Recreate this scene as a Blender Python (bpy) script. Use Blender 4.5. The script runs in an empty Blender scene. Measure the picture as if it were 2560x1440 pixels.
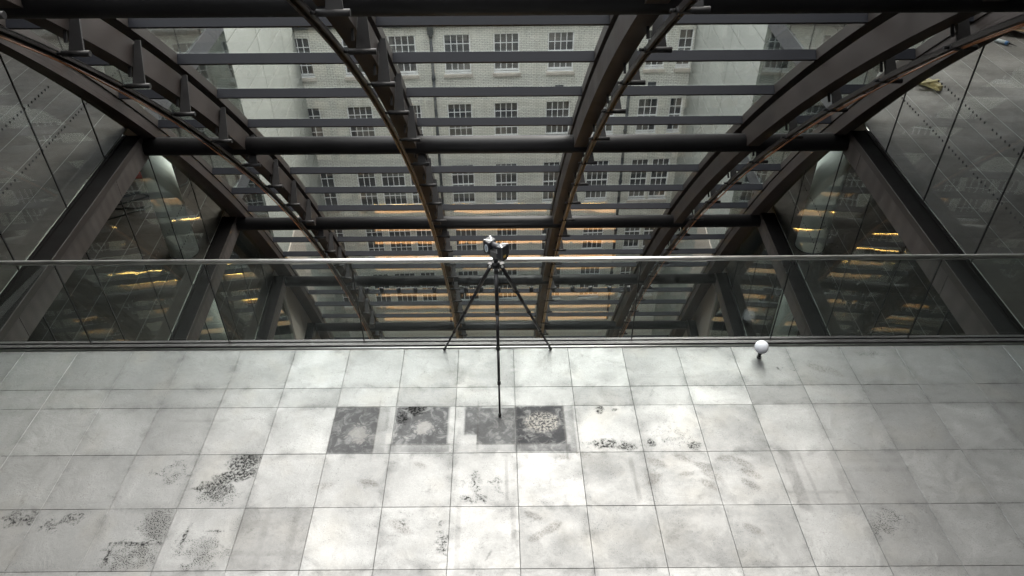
import bpy, math, random
from mathutils import Vector, Matrix
R = math.radians
random.seed(7)
scene = bpy.context.scene
col = scene.collection

# ------------------------------------------------------------------ camera
CAM = Vector((-0.0238, -5.0968, 5.3888))
PITCH, ROLL = 0.65188, -0.0068678
f = Vector((0, math.cos(PITCH), -math.sin(PITCH)))
rt = Vector((1, 0, 0))
up = rt.cross(f)
cr, sr = math.cos(ROLL), math.sin(ROLL)
ax, ay = rt * cr + up * sr, -rt * sr + up * cr
cd = bpy.data.cameras.new('camera')
cam = bpy.data.objects.new('camera', cd)
col.objects.link(cam)
cam.matrix_world = Matrix(((ax.x, ay.x, -f.x, CAM.x), (ax.y, ay.y, -f.y, CAM.y), (ax.z, ay.z, -f.z, CAM.z), (0, 0, 0, 1)))
cd.sensor_width = 36.0
cd.lens = 36.0 * 1810.57 / 2560.0
cd.clip_start, cd.clip_end = 0.05, 2000
scene.camera = cam

# ------------------------------------------------------------------ sky, sun, exposure
SUN_EL, SUN_AZ = R(50), R(20)          # azimuth measured from +Y towards +X
world = bpy.data.worlds.new('World')
scene.world = world
world.use_nodes = True
wn, wl = world.node_tree.nodes, world.node_tree.links
bg = wn['Background']
sky = wn.new('ShaderNodeTexSky')
sky.sky_type = 'NISHITA'
sky.sun_disc = False
sky.sun_elevation = SUN_EL
sky.sun_rotation = SUN_AZ
sky.dust_density = 1.0
sky.air_density = 1.0
hs = wn.new('ShaderNodeHueSaturation')
hs.inputs['Saturation'].default_value = 0.22
wl.new(sky.outputs[0], hs.inputs['Color'])
ov = wn.new('ShaderNodeMix')            # an even overcast veil over the clear-sky gradient
ov.data_type = 'RGBA'
ov.inputs[0].default_value = 0.85
ov.inputs[7].default_value = (1.55, 1.55, 1.58, 1)
wl.new(hs.outputs[0], ov.inputs[6])
wl.new(ov.outputs[2], bg.inputs[0])
bg.inputs[1].default_value = 0.15
sd = bpy.data.lights.new('sun', 'SUN')
sd.energy = 0.5
sd.angle = R(60)
sd.color = (1.0, 0.93, 0.85)
sun = bpy.data.objects.new('sun', sd)
col.objects.link(sun)
to_sun = Vector((math.sin(SUN_AZ) * math.cos(SUN_EL), math.cos(SUN_AZ) * math.cos(SUN_EL), math.sin(SUN_EL)))
sun.rotation_euler = (-to_sun).to_track_quat('-Z', 'Y').to_euler()
scene.view_settings.view_transform = 'Standard'
scene.view_settings.look = 'None'
scene.view_settings.exposure = 3.8
scene.view_settings.gamma = 1.0
cy = scene.cycles
cy.max_bounces = 10
cy.diffuse_bounces = 3
cy.glossy_bounces = 5
cy.transmission_bounces = 4
cy.transparent_max_bounces = 40
cy.sample_clamp_indirect = 6.0
cy.caustics_reflective = False
cy.caustics_refractive = False

# ------------------------------------------------------------------ materials
def mat(name):
    m = bpy.data.materials.new(name)
    m.use_nodes = True
    return m, m.node_tree.nodes, m.node_tree.links, m.node_tree.nodes['Principled BSDF']

def noise(n, scale, detail=4, rough=0.55, dist=0.0):
    t = n.new('ShaderNodeTexNoise')
    t.inputs['Scale'].default_value = scale
    t.inputs['Detail'].default_value = detail
    t.inputs['Roughness'].default_value = rough
    t.inputs['Distortion'].default_value = dist
    return t

def maprange(n, l, src, a, b, c, d):
    m = n.new('ShaderNodeMapRange')
    for i, v in zip((1, 2, 3, 4), (a, b, c, d)):
        m.inputs[i].default_value = v
    l.new(src, m.inputs[0])
    return m.outputs[0]

def ocoord(n):
    return n.new('ShaderNodeTexCoord').outputs['Object']

def paint(name, c, rough=0.45, metal=0.0, var=0.25, scale=3.0, bump=0.0, spec=0.5):
    """plain painted or bare surface with uneven tone and gloss"""
    m, n, l, b = mat(name)
    co = ocoord(n)
    t = noise(n, scale, 6)
    l.new(co, t.inputs['Vector'])
    mix = n.new('ShaderNodeMix')
    mix.data_type = 'RGBA'
    mix.inputs[6].default_value = (*[x * (1 - var) for x in c], 1)
    mix.inputs[7].default_value = (*[min(1, x * (1 + var)) for x in c], 1)
    l.new(maprange(n, l, t.outputs[0], 0.3, 0.7, 0, 1), mix.inputs[0])
    l.new(mix.outputs[2], b.inputs['Base Color'])
    l.new(maprange(n, l, t.outputs[0], 0.3, 0.7, rough * 0.85, min(1, rough * 1.15)), b.inputs['Roughness'])
    b.inputs['Metallic'].default_value = metal
    b.inputs['Specular IOR Level'].default_value = spec
    if bump:
        t2 = noise(n, scale * 25, 3)
        l.new(co, t2.inputs['Vector'])
        bp = n.new('ShaderNodeBump')
        bp.inputs['Strength'].default_value = bump
        bp.inputs['Distance'].default_value = 0.005
        l.new(t2.outputs[0], bp.inputs['Height'])
        l.new(bp.outputs[0], b.inputs['Normal'])
    return m

def glass(name, tint, wave=0.02, wscale=0.8, ior=1.5, boost=1.0):
    """clear pane: lets light straight through and mirrors by Fresnel, slightly wavy"""
    m, n, l, b = mat(name)
    n.remove(b)
    out = n['Material Output']
    tr = n.new('ShaderNodeBsdfTransparent')
    tr.inputs[0].default_value = (*tint, 1)
    gl = n.new('ShaderNodeBsdfGlossy')
    gl.inputs['Roughness'].default_value = 0.0
    gl.inputs['Color'].default_value = (0.95, 1.0, 0.98, 1)
    geo = n.new('ShaderNodeNewGeometry')
    io = n.new('ShaderNodeMix')
    io.data_type = 'FLOAT'
    io.inputs[2].default_value = ior
    io.inputs[3].default_value = 1.0 / ior
    l.new(geo.outputs['Backfacing'], io.inputs[0])
    fr = n.new('ShaderNodeFresnel')
    l.new(io.outputs[0], fr.inputs['IOR'])
    t = noise(n, wscale, 2, 0.4)
    mp = n.new('ShaderNodeMapping')
    mp.inputs['Scale'].default_value = (1, 1, 2.2)
    l.new(ocoord(n), mp.inputs[0])
    l.new(mp.outputs[0], t.inputs['Vector'])
    bp = n.new('ShaderNodeBump')
    bp.inputs['Strength'].default_value = 1.0
    bp.inputs['Distance'].default_value = wave
    l.new(t.outputs[0], bp.inputs['Height'])
    l.new(bp.outputs[0], gl.inputs['Normal'])
    mu = n.new('ShaderNodeMath')
    mu.operation = 'MULTIPLY'
    mu.use_clamp = True
    mu.inputs[1].default_value = boost
    l.new(fr.outputs[0], mu.inputs[0])
    mx = n.new('ShaderNodeMixShader')
    l.new(mu.outputs[0], mx.inputs[0])
    l.new(tr.outputs[0], mx.inputs[1])
    l.new(gl.outputs[0], mx.inputs[2])
    l.new(mx.outputs[0], out.inputs[0])
    return m

def emit(name, c, s):
    m, n, l, b = mat(name)
    b.inputs['Base Color'].default_value = (*c, 1)
    b.inputs['Emission Color'].default_value = (*c, 1)
    b.inputs['Emission Strength'].default_value = s
    return m

class Nodes:
    """little helper for building arithmetic in a node tree"""
    def __init__(s, n, l): s.n, s.l = n, l
    def put(s, sock, v):
        if isinstance(v, (int, float)): sock.default_value = v
        else: s.l.new(v, sock)
    def m(s, op, a, b=0.0, c=0.0, clamp=False):
        x = s.n.new('ShaderNodeMath'); x.operation = op; x.use_clamp = clamp
        s.put(x.inputs[0], a); s.put(x.inputs[1], b); s.put(x.inputs[2], c)
        return x.outputs[0]
    def mr(s, v, a, b, c=0.0, d=1.0): return maprange(s.n, s.l, v, a, b, c, d)
    def mix(s, fac, a, b):
        x = s.n.new('ShaderNodeMix'); x.data_type = 'RGBA'
        s.put(x.inputs[0], fac)
        for i, v in ((6, a), (7, b)):
            if isinstance(v, tuple): x.inputs[i].default_value = (*v, 1)
            else: s.l.new(v, x.inputs[i])
        return x.outputs[2]
    def local(s, co, cx, cy_, hx, hy, rot=0.0):
        x = s.n.new('ShaderNodeMapping'); x.vector_type = 'TEXTURE'
        x.inputs['Location'].default_value = (cx, cy_, 0)
        x.inputs['Rotation'].default_value = (0, 0, rot)
        x.inputs['Scale'].default_value = (hx, hy, 1)
        s.l.new(co, x.inputs[0])
        sp = s.n.new('ShaderNodeSeparateXYZ'); s.l.new(x.outputs[0], sp.inputs[0])
        return sp.outputs[0], sp.outputs[1]
    def box(s, co, cx, cy_, hx, hy, soft=0.05, rot=0.0):
        a, b = s.local(co, cx, cy_, hx, hy, rot)
        d = s.m('MAXIMUM', s.m('ABSOLUTE', a), s.m('ABSOLUTE', b))
        return s.mr(d, 1.0 - soft, 1.0, 1.0, 0.0)
    def oval(s, co, cx, cy_, hx, hy, soft=0.4, rot=0.0):
        a, b = s.local(co, cx, cy_, hx, hy, rot)
        d = s.m('SQRT', s.m('ADD', s.m('MULTIPLY', a, a), s.m('MULTIPLY', b, b)))
        return s.mr(d, 1.0 - soft, 1.0, 1.0, 0.0)

SHEAR = -0.0166                        # the tile columns run very slightly askew
def floor_material(name, base, seams_light=False, stains=True, metal=0.75, rough=0.4):
    m, n, l, b = mat(name)
    k = Nodes(n, l)
    co = ocoord(n)
    big = noise(n, 0.9, 5, 0.6, 0.4); l.new(co, big.inputs['Vector'])
    mid = noise(n, 4.5, 6, 0.65, 0.6); l.new(co, mid.inputs['Vector'])
    fine = noise(n, 70, 5, 0.7); l.new(co, fine.inputs['Vector'])
    grit = noise(n, 260, 2, 0.5); l.new(co, grit.inputs['Vector'])
    att = n.new('ShaderNodeAttribute'); att.attribute_name = 'tone'
    tone = att.outputs['Fac']
    v = k.m('ADD', k.mr(mid.outputs[0], 0.3, 0.7, -0.10, 0.10), k.mr(fine.outputs[0], 0.3, 0.7, -0.11, 0.11))
    v = k.m('ADD', v, k.mr(big.outputs[0], 0.3, 0.7, -0.10, 0.10))
    v = k.m('ADD', v, k.mr(grit.outputs[0], 0.3, 0.7, -0.10, 0.10))
    v = k.m('ADD', v, 1.0)
    v = k.m('MULTIPLY', v, k.mr(tone, 0, 1, 0.86, 1.10))
    hsv = n.new('ShaderNodeHueSaturation')
    hsv.inputs['Color'].default_value = (*base, 1)
    l.new(v, hsv.inputs['Value'])
    c = hsv.outputs[0]
    # faint warm clouding of the galvanised sheet
    warm = noise(n, 1.7, 3); l.new(co, warm.inputs['Vector'])
    c = k.mix(k.mr(warm.outputs[0], 0.52, 0.7, 0, 0.35), c, tuple(x * y for x, y in zip(base, (1.06, 1.0, 0.9))))
    ro = k.m('ADD', k.mr(mid.outputs[0], 0.3, 0.7, rough - 0.06, rough + 0.07), k.mr(tone, 0, 1, 0.03, -0.03))
    ro = k.m('ADD', ro, k.mr(fine.outputs[0], 0.3, 0.7, -0.03, 0.03))
    st = n.new('ShaderNodeMapping'); st.inputs['Scale'].default_value = (1, 1.5, 1); st.inputs['Rotation'].default_value = (0, 0, .9); l.new(co, st.inputs[0])
    cloud = noise(n, 1.1, 7, 0.68, 0.3); l.new(st.outputs[0], cloud.inputs['Vector'])
    spg = n.new('ShaderNodeTexVoronoi'); spg.inputs['Scale'].default_value = 55; l.new(co, spg.inputs['Vector'])
    sps = n.new('ShaderNodeSeparateColor'); l.new(spg.outputs['Color'], sps.inputs[0])
    ro = k.m('ADD', ro, k.mr(cloud.outputs[0], .32, .68, -.07, .09))
    ro = k.m('ADD', ro, k.mr(sps.outputs[0], 0, 1, -.03, .03))
    edg = n.new('ShaderNodeAttribute'); edg.attribute_name = 'edge'
    gr = k.mr(mid.outputs[0], .42, .62)
    c = k.mix(k.m('MULTIPLY', k.mr(cloud.outputs[0], .42, .72, 0, .34 if stains else .8), k.mr(fine.outputs[0], .3, .6, .5, 1)), c, tuple(x * .45 for x in base))
    c = k.mix(k.m('MULTIPLY', k.m('MULTIPLY', edg.outputs['Fac'], gr), .5), c, tuple(x * .35 for x in base))
    if stains:
        blot = noise(n, 9, 8, 0.68, 0.9); l.new(co, blot.inputs['Vector'])
        spk = noise(n, 44, 4, 0.65); l.new(co, spk.inputs['Vector'])
        spk2 = noise(n, 90, 2, 0.5); l.new(co, spk2.inputs['Vector'])
        vor = n.new('ShaderNodeTexVoronoi'); vor.feature = 'DISTANCE_TO_EDGE'
        vor.inputs['Scale'].default_value = 42; l.new(co, vor.inputs['Vector'])
        crack = k.mr(vor.outputs['Distance'], 0.02, 0.14, 0.15, 1.0)
        # general scuffs and specks, sparse everywhere
        sc = k.m('MULTIPLY', k.mr(blot.outputs[0], 0.56, 0.68), k.mr(spk.outputs[0], 0.45, 0.6))
        c = k.mix(k.m('MULTIPLY', sc, 0.45), c, (0.13, 0.125, 0.12))
        dots = k.m('MULTIPLY', k.mr(spk2.outputs[0], 0.60, 0.68), k.mr(mid.outputs[0], 0.42, 0.62))
        c = k.mix(k.m('MULTIPLY', dots, 0.55), c, (0.05, 0.05, 0.05))
        def at(nm):
            q = n.new('ShaderNodeAttribute'); q.attribute_name = nm
            return q.outputs['Fac']
        def dark(mask, colr):
            nonlocal c, ro
            f_ = k.m('MULTIPLY', mask, 1.0, clamp=True)
            c = k.mix(f_, c, colr)
            ro = k.m('ADD', ro, k.m('MULTIPLY', f_, 0.22))
        dark(k.m('MULTIPLY', at('grey'), k.mr(mid.outputs[0], .2, .7, .6, 1.0)), (0.2, 0.195, 0.19))
        glue = k.m('MULTIPLY', at('glue'), k.mr(blot.outputs[0], 0.36, 0.52, .45, 1.0))
        wob = k.mr(blot.outputs[0], .25, .75, -.9, .9)
        pk = k.mr(k.m('ADD', at('peel'), wob), .45, .75)
        pk = k.m('MULTIPLY', pk, k.mr(at('peel'), 0, .15))
        pk2 = k.m('MULTIPLY', k.mr(at('peel2'), 0, .4), k.mr(spk.outputs[0], 0.46, 0.54))
        pks = k.m('MAXIMUM', pk, pk2)
        dark(k.m('MULTIPLY', glue, k.m('SUBTRACT', 1.0, k.m('MULTIPLY', pks, .5))), (0.06, 0.06, 0.063))
        c = k.mix(k.m('MULTIPLY', pk, .12), c, (0.34, 0.30, 0.27))
        c = k.mix(k.m('MULTIPLY', pk2, .4), c, (0.30, 0.27, 0.23))
        dark(k.m('MULTIPLY', k.mr(k.m('ADD', k.m('MAXIMUM', at('tar'), at('fleck')), k.m('MULTIPLY', wob, .6)), .2, 1.1), .38), (0.07, 0.068, 0.065))
        dark(k.m('MULTIPLY', k.m('MULTIPLY', k.mr(k.m('ADD', at('tar'), wob), .3, .9), k.mr(at('tar'), 0, .2)), k.mr(spk.outputs[0], 0.46, 0.55)), (0.03, 0.03, 0.03))
        dark(k.m('MULTIPLY', k.m('MULTIPLY', k.mr(k.m('ADD', at('fleck'), wob), .2, .9), k.mr(at('fleck'), 0, .2)), k.mr(spk2.outputs[0], 0.52, 0.58)), (0.04, 0.04, 0.04))
        dark(k.m('MULTIPLY', k.m('MULTIPLY', at('line'), .7), k.m('MULTIPLY', k.mr(fine.outputs[0], .3, .6, .4, 1), k.mr(mid.outputs[0], .3, .6, .45, 1))), (0.11, 0.105, 0.10))
        dark(k.m('MULTIPLY', k.m('MULTIPLY', at('print'), crack), k.mr(spk.outputs[0], .3, .5, .3, 1)), (0.17, 0.16, 0.15))
    l.new(c, b.inputs['Base Color'])
    l.new(ro, b.inputs['Roughness'])
    b.inputs['Metallic'].default_value = metal
    bp = n.new('ShaderNodeBump')
    bp.inputs['Strength'].default_value = 0.25
    bp.inputs['Distance'].default_value = 0.02
    l.new(mid.outputs[0], bp.inputs['Height'])
    bp2 = n.new('ShaderNodeBump')
    bp2.inputs['Strength'].default_value = 0.12
    bp2.inputs['Distance'].default_value = 0.002
    l.new(fine.outputs[0], bp2.inputs['Height'])
    l.new(bp.outputs[0], bp2.inputs['Normal'])
    l.new(bp2.outputs[0], b.inputs['Normal'])
    return m

def brick_material():
    m, n, l, b = mat('painted_brick')
    k = Nodes(n, l)
    co = ocoord(n)
    sp = n.new('ShaderNodeSeparateXYZ'); l.new(co, sp.inputs[0])
    cb = n.new('ShaderNodeCombineXYZ'); l.new(sp.outputs[0], cb.inputs[0]); l.new(sp.outputs[2], cb.inputs[1])
    br = n.new('ShaderNodeTexBrick')
    br.inputs['Scale'].default_value = 1.0
    br.inputs['Brick Width'].default_value = 0.195
    br.inputs['Row Height'].default_value = 0.066
    br.inputs['Mortar Size'].default_value = 0.007
    br.inputs['Mortar Smooth'].default_value = 0.3
    br.inputs['Color1'].default_value = (0.80, 0.80, 0.72, 1)
    br.inputs['Color2'].default_value = (0.70, 0.71, 0.64, 1)
    br.inputs['Mortar'].default_value = (0.23, 0.24, 0.22, 1)
    l.new(cb.outputs[0], br.inputs['Vector'])
    t = noise(n, 0.5, 6, 0.65); l.new(co, t.inputs['Vector'])
    st = n.new('ShaderNodeMapping'); st.inputs['Scale'].default_value = (3, 1, 0.35); l.new(co, st.inputs[0])
    t2 = noise(n, 1.2, 6, 0.7); l.new(st.outputs[0], t2.inputs['Vector'])
    # worn coats of paint: here and there the joints are filled
    c = k.mix(k.mr(t.outputs[0], .55, .68, 0, .75), br.outputs[0], (0.78, 0.77, 0.69))
    c = k.mix(k.mr(t2.outputs[0], .5, .8, 0, .6), c, (0.40, 0.38, 0.31))
    l.new(c, b.inputs['Base Color'])
    b.inputs['Roughness'].default_value = 0.75
    bp = n.new('ShaderNodeBump'); bp.inputs['Strength'].default_value = .4; bp.inputs['Distance'].default_value = .01
    l.new(br.outputs['Fac'], bp.inputs['Height']); bp.invert = True
    l.new(bp.outputs[0], b.inputs['Normal'])
    return m

def perforated_material():
    m, n, l, b = mat('perforated_steel')
    k = Nodes(n, l)
    co = ocoord(n)
    vor = n.new('ShaderNodeTexVoronoi'); vor.inputs['Scale'].default_value = 55; vor.inputs['Randomness'].default_value = 0.0
    l.new(co, vor.inputs['Vector'])
    t = noise(n, 2.5, 5); l.new(co, t.inputs['Vector'])
    hole = k.mr(vor.outputs['Distance'], .28, .36, 1, 0)
    c = k.mix(k.mr(t.outputs[0], .3, .7), (0.055, 0.047, 0.043), (0.085, 0.075, 0.070))
    c = k.mix(k.m('MULTIPLY', hole, .8), c, (0.012, 0.011, 0.01))
    l.new(c, b.inputs['Base Color'])
    b.inputs['Roughness'].default_value = .5
    b.inputs['Metallic'].default_value = .3
    return m

M = {}
M['steel'] = paint('dark_brown_steel', (0.027, 0.0215, 0.0195), 0.5, 0.0, 0.3, 1.5, 0.05, 0.22)
M['steel_tube'] = paint('graphite_tube_paint', (0.010, 0.0095, 0.010), 0.48, 0.0, 0.15, 1.2, 0.03, 0.3)
M['transom'] = paint('slate_blue_aluminium', (0.0105, 0.0112, 0.0150), 0.5, 0.0, 0.15, 2.0, 0.0, 0.25)
M['mullion'] = paint('bronze_aluminium', (0.030, 0.0255, 0.023), 0.45, 0.0, 0.2, 2.0, 0.0, 0.3)
M['bracket'] = paint('dark_bracket_steel', (0.015, 0.0138, 0.0138), 0.5, 0.0, 0.25, 4, 0.05, 0.3)
M['black'] = paint('black_rubber', (0.012, 0.012, 0.012), 0.5, 0, 0.2, 10)
M['rail'] = paint('black_rail_steel', (0.050, 0.044, 0.042), 0.33, 0.5, 0.2, 3)
M['copper'] = paint('copper_cable_sheath', (0.42, 0.19, 0.09), 0.4, 0.5, 0.25, 6)
M['steel_bright'] = paint('polished_stainless', (0.72, 0.70, 0.67), 0.38, 1.0, 0.06, 6)
M['channel'] = paint('grey_anodised_channel', (0.075, 0.07, 0.07), 0.4, 0.5, 0.1, 4)
M['ledge'] = paint('dark_painted_ledge', (0.005, 0.0045, 0.0043), 0.75, 0.0, 0.25, 2, 0.0, 0.05)
M['perf'] = perforated_material()
M['roof_glass'] = glass('roof_glass', (0.957, 0.966, 0.957), 0.0018, 0.7, 1.5)
M['wall_glass'] = glass('wall_glass', (0.90, 0.925, 0.905), 0.003, 0.55, 1.42)
M['rail_glass'] = glass('balustrade_glass', (0.90, 0.93, 0.925), 0.001, 0.6, 1.43)
M['floor'] = floor_material('galvanised_floor_panels', (0.245, 0.245, 0.242), metal=0.86, rough=0.53)
M['wing_floor'] = floor_material('dull_floor_panels', (0.082, 0.068, 0.061), stains=False, metal=0.15, rough=0.5)
M['seam'] = paint('floor_joint', (0.05, 0.05, 0.05), 0.6, 0.3, 0.2, 10)
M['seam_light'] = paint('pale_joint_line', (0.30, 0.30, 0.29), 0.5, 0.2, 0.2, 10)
M['brick'] = brick_material()
M['render'] = paint('pale_render_panel', (0.70, 0.71, 0.65), 0.7, 0, 0.08, 0.7)
M['panel'] = paint('pale_grey_cladding_panel', (0.29, 0.305, 0.275), 0.55, 0, 0.10, 0.6)
M['joint'] = paint('cladding_joint', (0.05, 0.055, 0.055), 0.7, 0, 0.2, 5)
M['sash'] = paint('white_window_paint', (0.84, 0.86, 0.85), 0.5, 0, 0.06, 4)
M['stone'] = paint('weathered_stone_sill', (0.52, 0.49, 0.43), 0.8, 0, 0.2, 3)
M['slate'] = paint('dark_slate_roof', (0.075, 0.078, 0.08), 0.6, 0, 0.35, 1.4, 0.2)
M['iron'] = paint('black_cast_iron', (0.045, 0.05, 0.052), 0.5, 0.2, 0.3, 3)
M['concrete'] = paint('pale_green_grey_concrete', (0.80, 0.82, 0.77), 0.7, 0, 0.08, 1.2, 0.1)
M['beige_panel'] = paint('beige_concrete_panel', (0.40, 0.36, 0.31), 0.55, 0, 0.12, 0.9)
M['ceiling'] = paint('pale_soffit', (0.55, 0.54, 0.52), 0.8, 0, 0.2, 1)
M['interior'] = paint('interior_wall', (0.34, 0.32, 0.30), 0.8, 0, 0.25, 0.6)
M['slab_edge'] = paint('grey_slab_edge_trim', (0.045, 0.047, 0.05), 0.5, 0, 0.15, 2)
M['gallery'] = paint('dark_gallery_finish', (0.05, 0.047, 0.045), 0.7, 0, 0.25, 0.8)
M['ground'] = paint('courtyard_paving', (0.36, 0.36, 0.33), 0.8, 0, 0.2, 0.8, 0.1)
M['wood'] = paint('oiled_timber_deck', (0.55, 0.30, 0.13), 0.5, 0, 0.25, 2.5)
M['warm_lamp'] = emit('warm_lamp_diffuser', (1.0, 0.56, 0.15), 2.6)
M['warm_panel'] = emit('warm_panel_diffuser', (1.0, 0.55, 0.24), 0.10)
M['white_ball'] = paint('matt_white_sphere', (0.80, 0.80, 0.84), 0.6, 0, 0.02, 5)
M['carbon'] = paint('black_carbon_tube', (0.016, 0.015, 0.016), 0.35, 0.1, 0.2, 8)
M['scan_black'] = paint('black_instrument_shell', (0.022, 0.022, 0.028), 0.4, 0, 0.15, 12)
M['scan_grey'] = paint('grey_instrument_shell', (0.12, 0.117, 0.117), 0.45, 0.1, 0.1, 12)
M['scan_silver'] = paint('silver_trim', (0.80, 0.80, 0.79), 0.35, 0.3, 0.05, 12)
M['label_white'] = paint('white_sticker', (0.72, 0.77, 0.80), 0.5, 0, 0.05, 12)
M['label_mark'] = paint('dark_print', (0.10, 0.16, 0.24), 0.6, 0, 0.1, 12)
M['label_yellow'] = paint('yellow_warning_sticker', (0.72, 0.45, 0.10), 0.5, 0, 0.05, 12)
M['yellow_wood'] = paint('pale_yellow_timber', (0.50, 0.40, 0.20), 0.6, 0, 0.3, 8)
M['cardboard'] = paint('brown_cardboard', (0.40, 0.26, 0.15), 0.8, 0, 0.25, 6)
M['red_box'] = paint('faded_red_plastic', (0.55, 0.10, 0.07), 0.5, 0, 0.15, 6)
M['cable'] = paint('black_cable_sheath', (0.012, 0.012, 0.012), 0.45, 0, 0.2, 6)
M['tube_white'] = paint('white_cartridge', (0.72, 0.74, 0.76), 0.4, 0, 0.08, 8)
M['tube_blue'] = paint('blue_print', (0.12, 0.25, 0.50), 0.5, 0, 0.1, 8)
M['bolt'] = paint('bright_bolt_head', (0.75, 0.74, 0.72), 0.3, 0.8, 0.05, 8)
M['dot'] = paint('dark_frit_dot', (0.02, 0.02, 0.02), 0.6, 0, 0.1, 5)

def pane_material():
    m, n, l, b = mat('dark_sash_pane')
    k = Nodes(n, l)
    t = noise(n, 1.1, 3); l.new(ocoord(n), t.inputs['Vector'])
    c = k.mix(k.mr(t.outputs[0], .35, .65), (0.050, 0.056, 0.060), (0.120, 0.114, 0.106))
    l.new(c, b.inputs['Base Color'])
    b.inputs['Roughness'].default_value = 0.08
    return m
M['pane'] = pane_material()

# ------------------------------------------------------------------ mesh building
class MB:
    def __init__(s): s.v, s.f, s.sm, s.mi = [], [], [], []
    def face(s, idx, smooth=False, mi=0): s.f.append(idx); s.sm.append(smooth); s.mi.append(mi)
    def hexa(s, p, mi=0):
        """8 points: bottom ring 0-3, top ring 4-7"""
        o = len(s.v); s.v += [tuple(q) for q in p]
        for q in ((3, 2, 1, 0), (4, 5, 6, 7), (0, 1, 5, 4), (1, 2, 6, 5), (2, 3, 7, 6), (3, 0, 4, 7)):
            s.face([o + i for i in q], False, mi)
        return s
    def box(s, x0, x1, y0, y1, z0, z1, mi=0):
        return s.hexa([(x0, y0, z0), (x1, y0, z0), (x1, y1, z0), (x0, y1, z0), (x0, y0, z1), (x1, y0, z1), (x1, y1, z1), (x0, y1, z1)], mi)
    def obox(s, c, ax_, ay_, az_, mi=0):
        """box from centre and three half-axis vectors"""
        c, a, b, d = Vector(c), Vector(ax_), Vector(ay_), Vector(az_)
        return s.hexa([c - a - b - d, c + a - b - d, c + a + b - d, c - a + b - d, c - a - b + d, c + a - b + d, c + a + b + d, c - a + b + d], mi)
    def tube(s, pts, rad, n=12, caps=True, mi=0):
        pts = [Vector(p) for p in pts]
        rad = rad if isinstance(rad, (list, tuple)) else [rad] * len(pts)
        o = len(s.v)
        ref = None
        for i, p in enumerate(pts):
            d = (pts[min(i + 1, len(pts) - 1)] - pts[max(i - 1, 0)]).normalized()
            if ref is None:
                ref = Vector((0, 0, 1)) if abs(d.z) < .9 else Vector((1, 0, 0))
            u = d.cross(ref).normalized(); w = d.cross(u).normalized()
            for j in range(n):
                a = 2 * math.pi * j / n
                s.v.append(tuple(p + (u * math.cos(a) + w * math.sin(a)) * rad[i]))
        for i in range(len(pts) - 1):
            for j in range(n):
                s.face([o + i * n + j, o + i * n + (j + 1) % n, o + (i + 1) * n + (j + 1) % n, o + (i + 1) * n + j], True, mi)
        if caps:
            s.face([o + j for j in range(n)][::-1], False, mi)
            s.face([o + (len(pts) - 1) * n + j for j in range(n)], False, mi)
        return s
    def prism(s, poly, d, mi=0):
        """extrude a planar polygon (3-D points) by vector d"""
        o = len(s.v); n = len(poly); d = Vector(d)
        s.v += [tuple(p) for p in poly] + [tuple(Vector(p) + d) for p in poly]
        s.face([o + i for i in range(n)][::-1], False, mi); s.face([o + n + i for i in range(n)], False, mi)
        for i in range(n): s.face([o + i, o + (i + 1) % n, o + n + (i + 1) % n, o + n + i], False, mi)
        return s
    def sphere(s, c, r, nu=48, nv=24):
        o = len(s.v); c = Vector(c)
        for i in range(1, nv):
            th = math.pi * i / nv
            for j in range(nu):
                a = 2 * math.pi * j / nu
                s.v.append(tuple(c + Vector((math.sin(th) * math.cos(a), math.sin(th) * math.sin(a), math.cos(th))) * r))
        t = len(s.v); s.v.append(tuple(c + Vector((0, 0, r)))); s.v.append(tuple(c - Vector((0, 0, r))))
        for i in range(nv - 2):
            for j in range(nu): s.face([o + i * nu + j, o + (i + 1) * nu + j, o + (i + 1) * nu + (j + 1) % nu, o + i * nu + (j + 1) % nu], True)
        for j in range(nu):
            s.face([t, o + j, o + (j + 1) % nu], True)
            s.face([t + 1, o + (nv - 2) * nu + (j + 1) % nu, o + (nv - 2) * nu + j], True)
        return s
    def build(s, name, m, parent=None, bevel=0.0):
        me = bpy.data.meshes.new(name)
        me.from_pydata(s.v, [], s.f)
        for x in (m if isinstance(m, (list, tuple)) else [m]): me.materials.append(x)
        me.polygons.foreach_set('use_smooth', s.sm)
        me.polygons.foreach_set('material_index', s.mi)
        me.update()
        o = bpy.data.objects.new(name, me)
        col.objects.link(o)
        if parent: o.parent = parent
        if bevel:
            md = o.modifiers.new('bevel', 'BEVEL'); md.width = bevel; md.segments = 2; md.limit_method = 'ANGLE'
        return o

def tag(o, label, cat, group=None):
    o['label'] = label; o['category'] = cat
    if group: o['group'] = group
    return o
def struct(o, kind='structure'):
    o['kind'] = kind
    return o
def thing(name, label, cat, loc=(0, 0, 0), group=None):
    o = bpy.data.objects.new(name, None); col.objects.link(o)
    o.location = loc; o.empty_display_size = .2
    return tag(o, label, cat, group)

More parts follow.
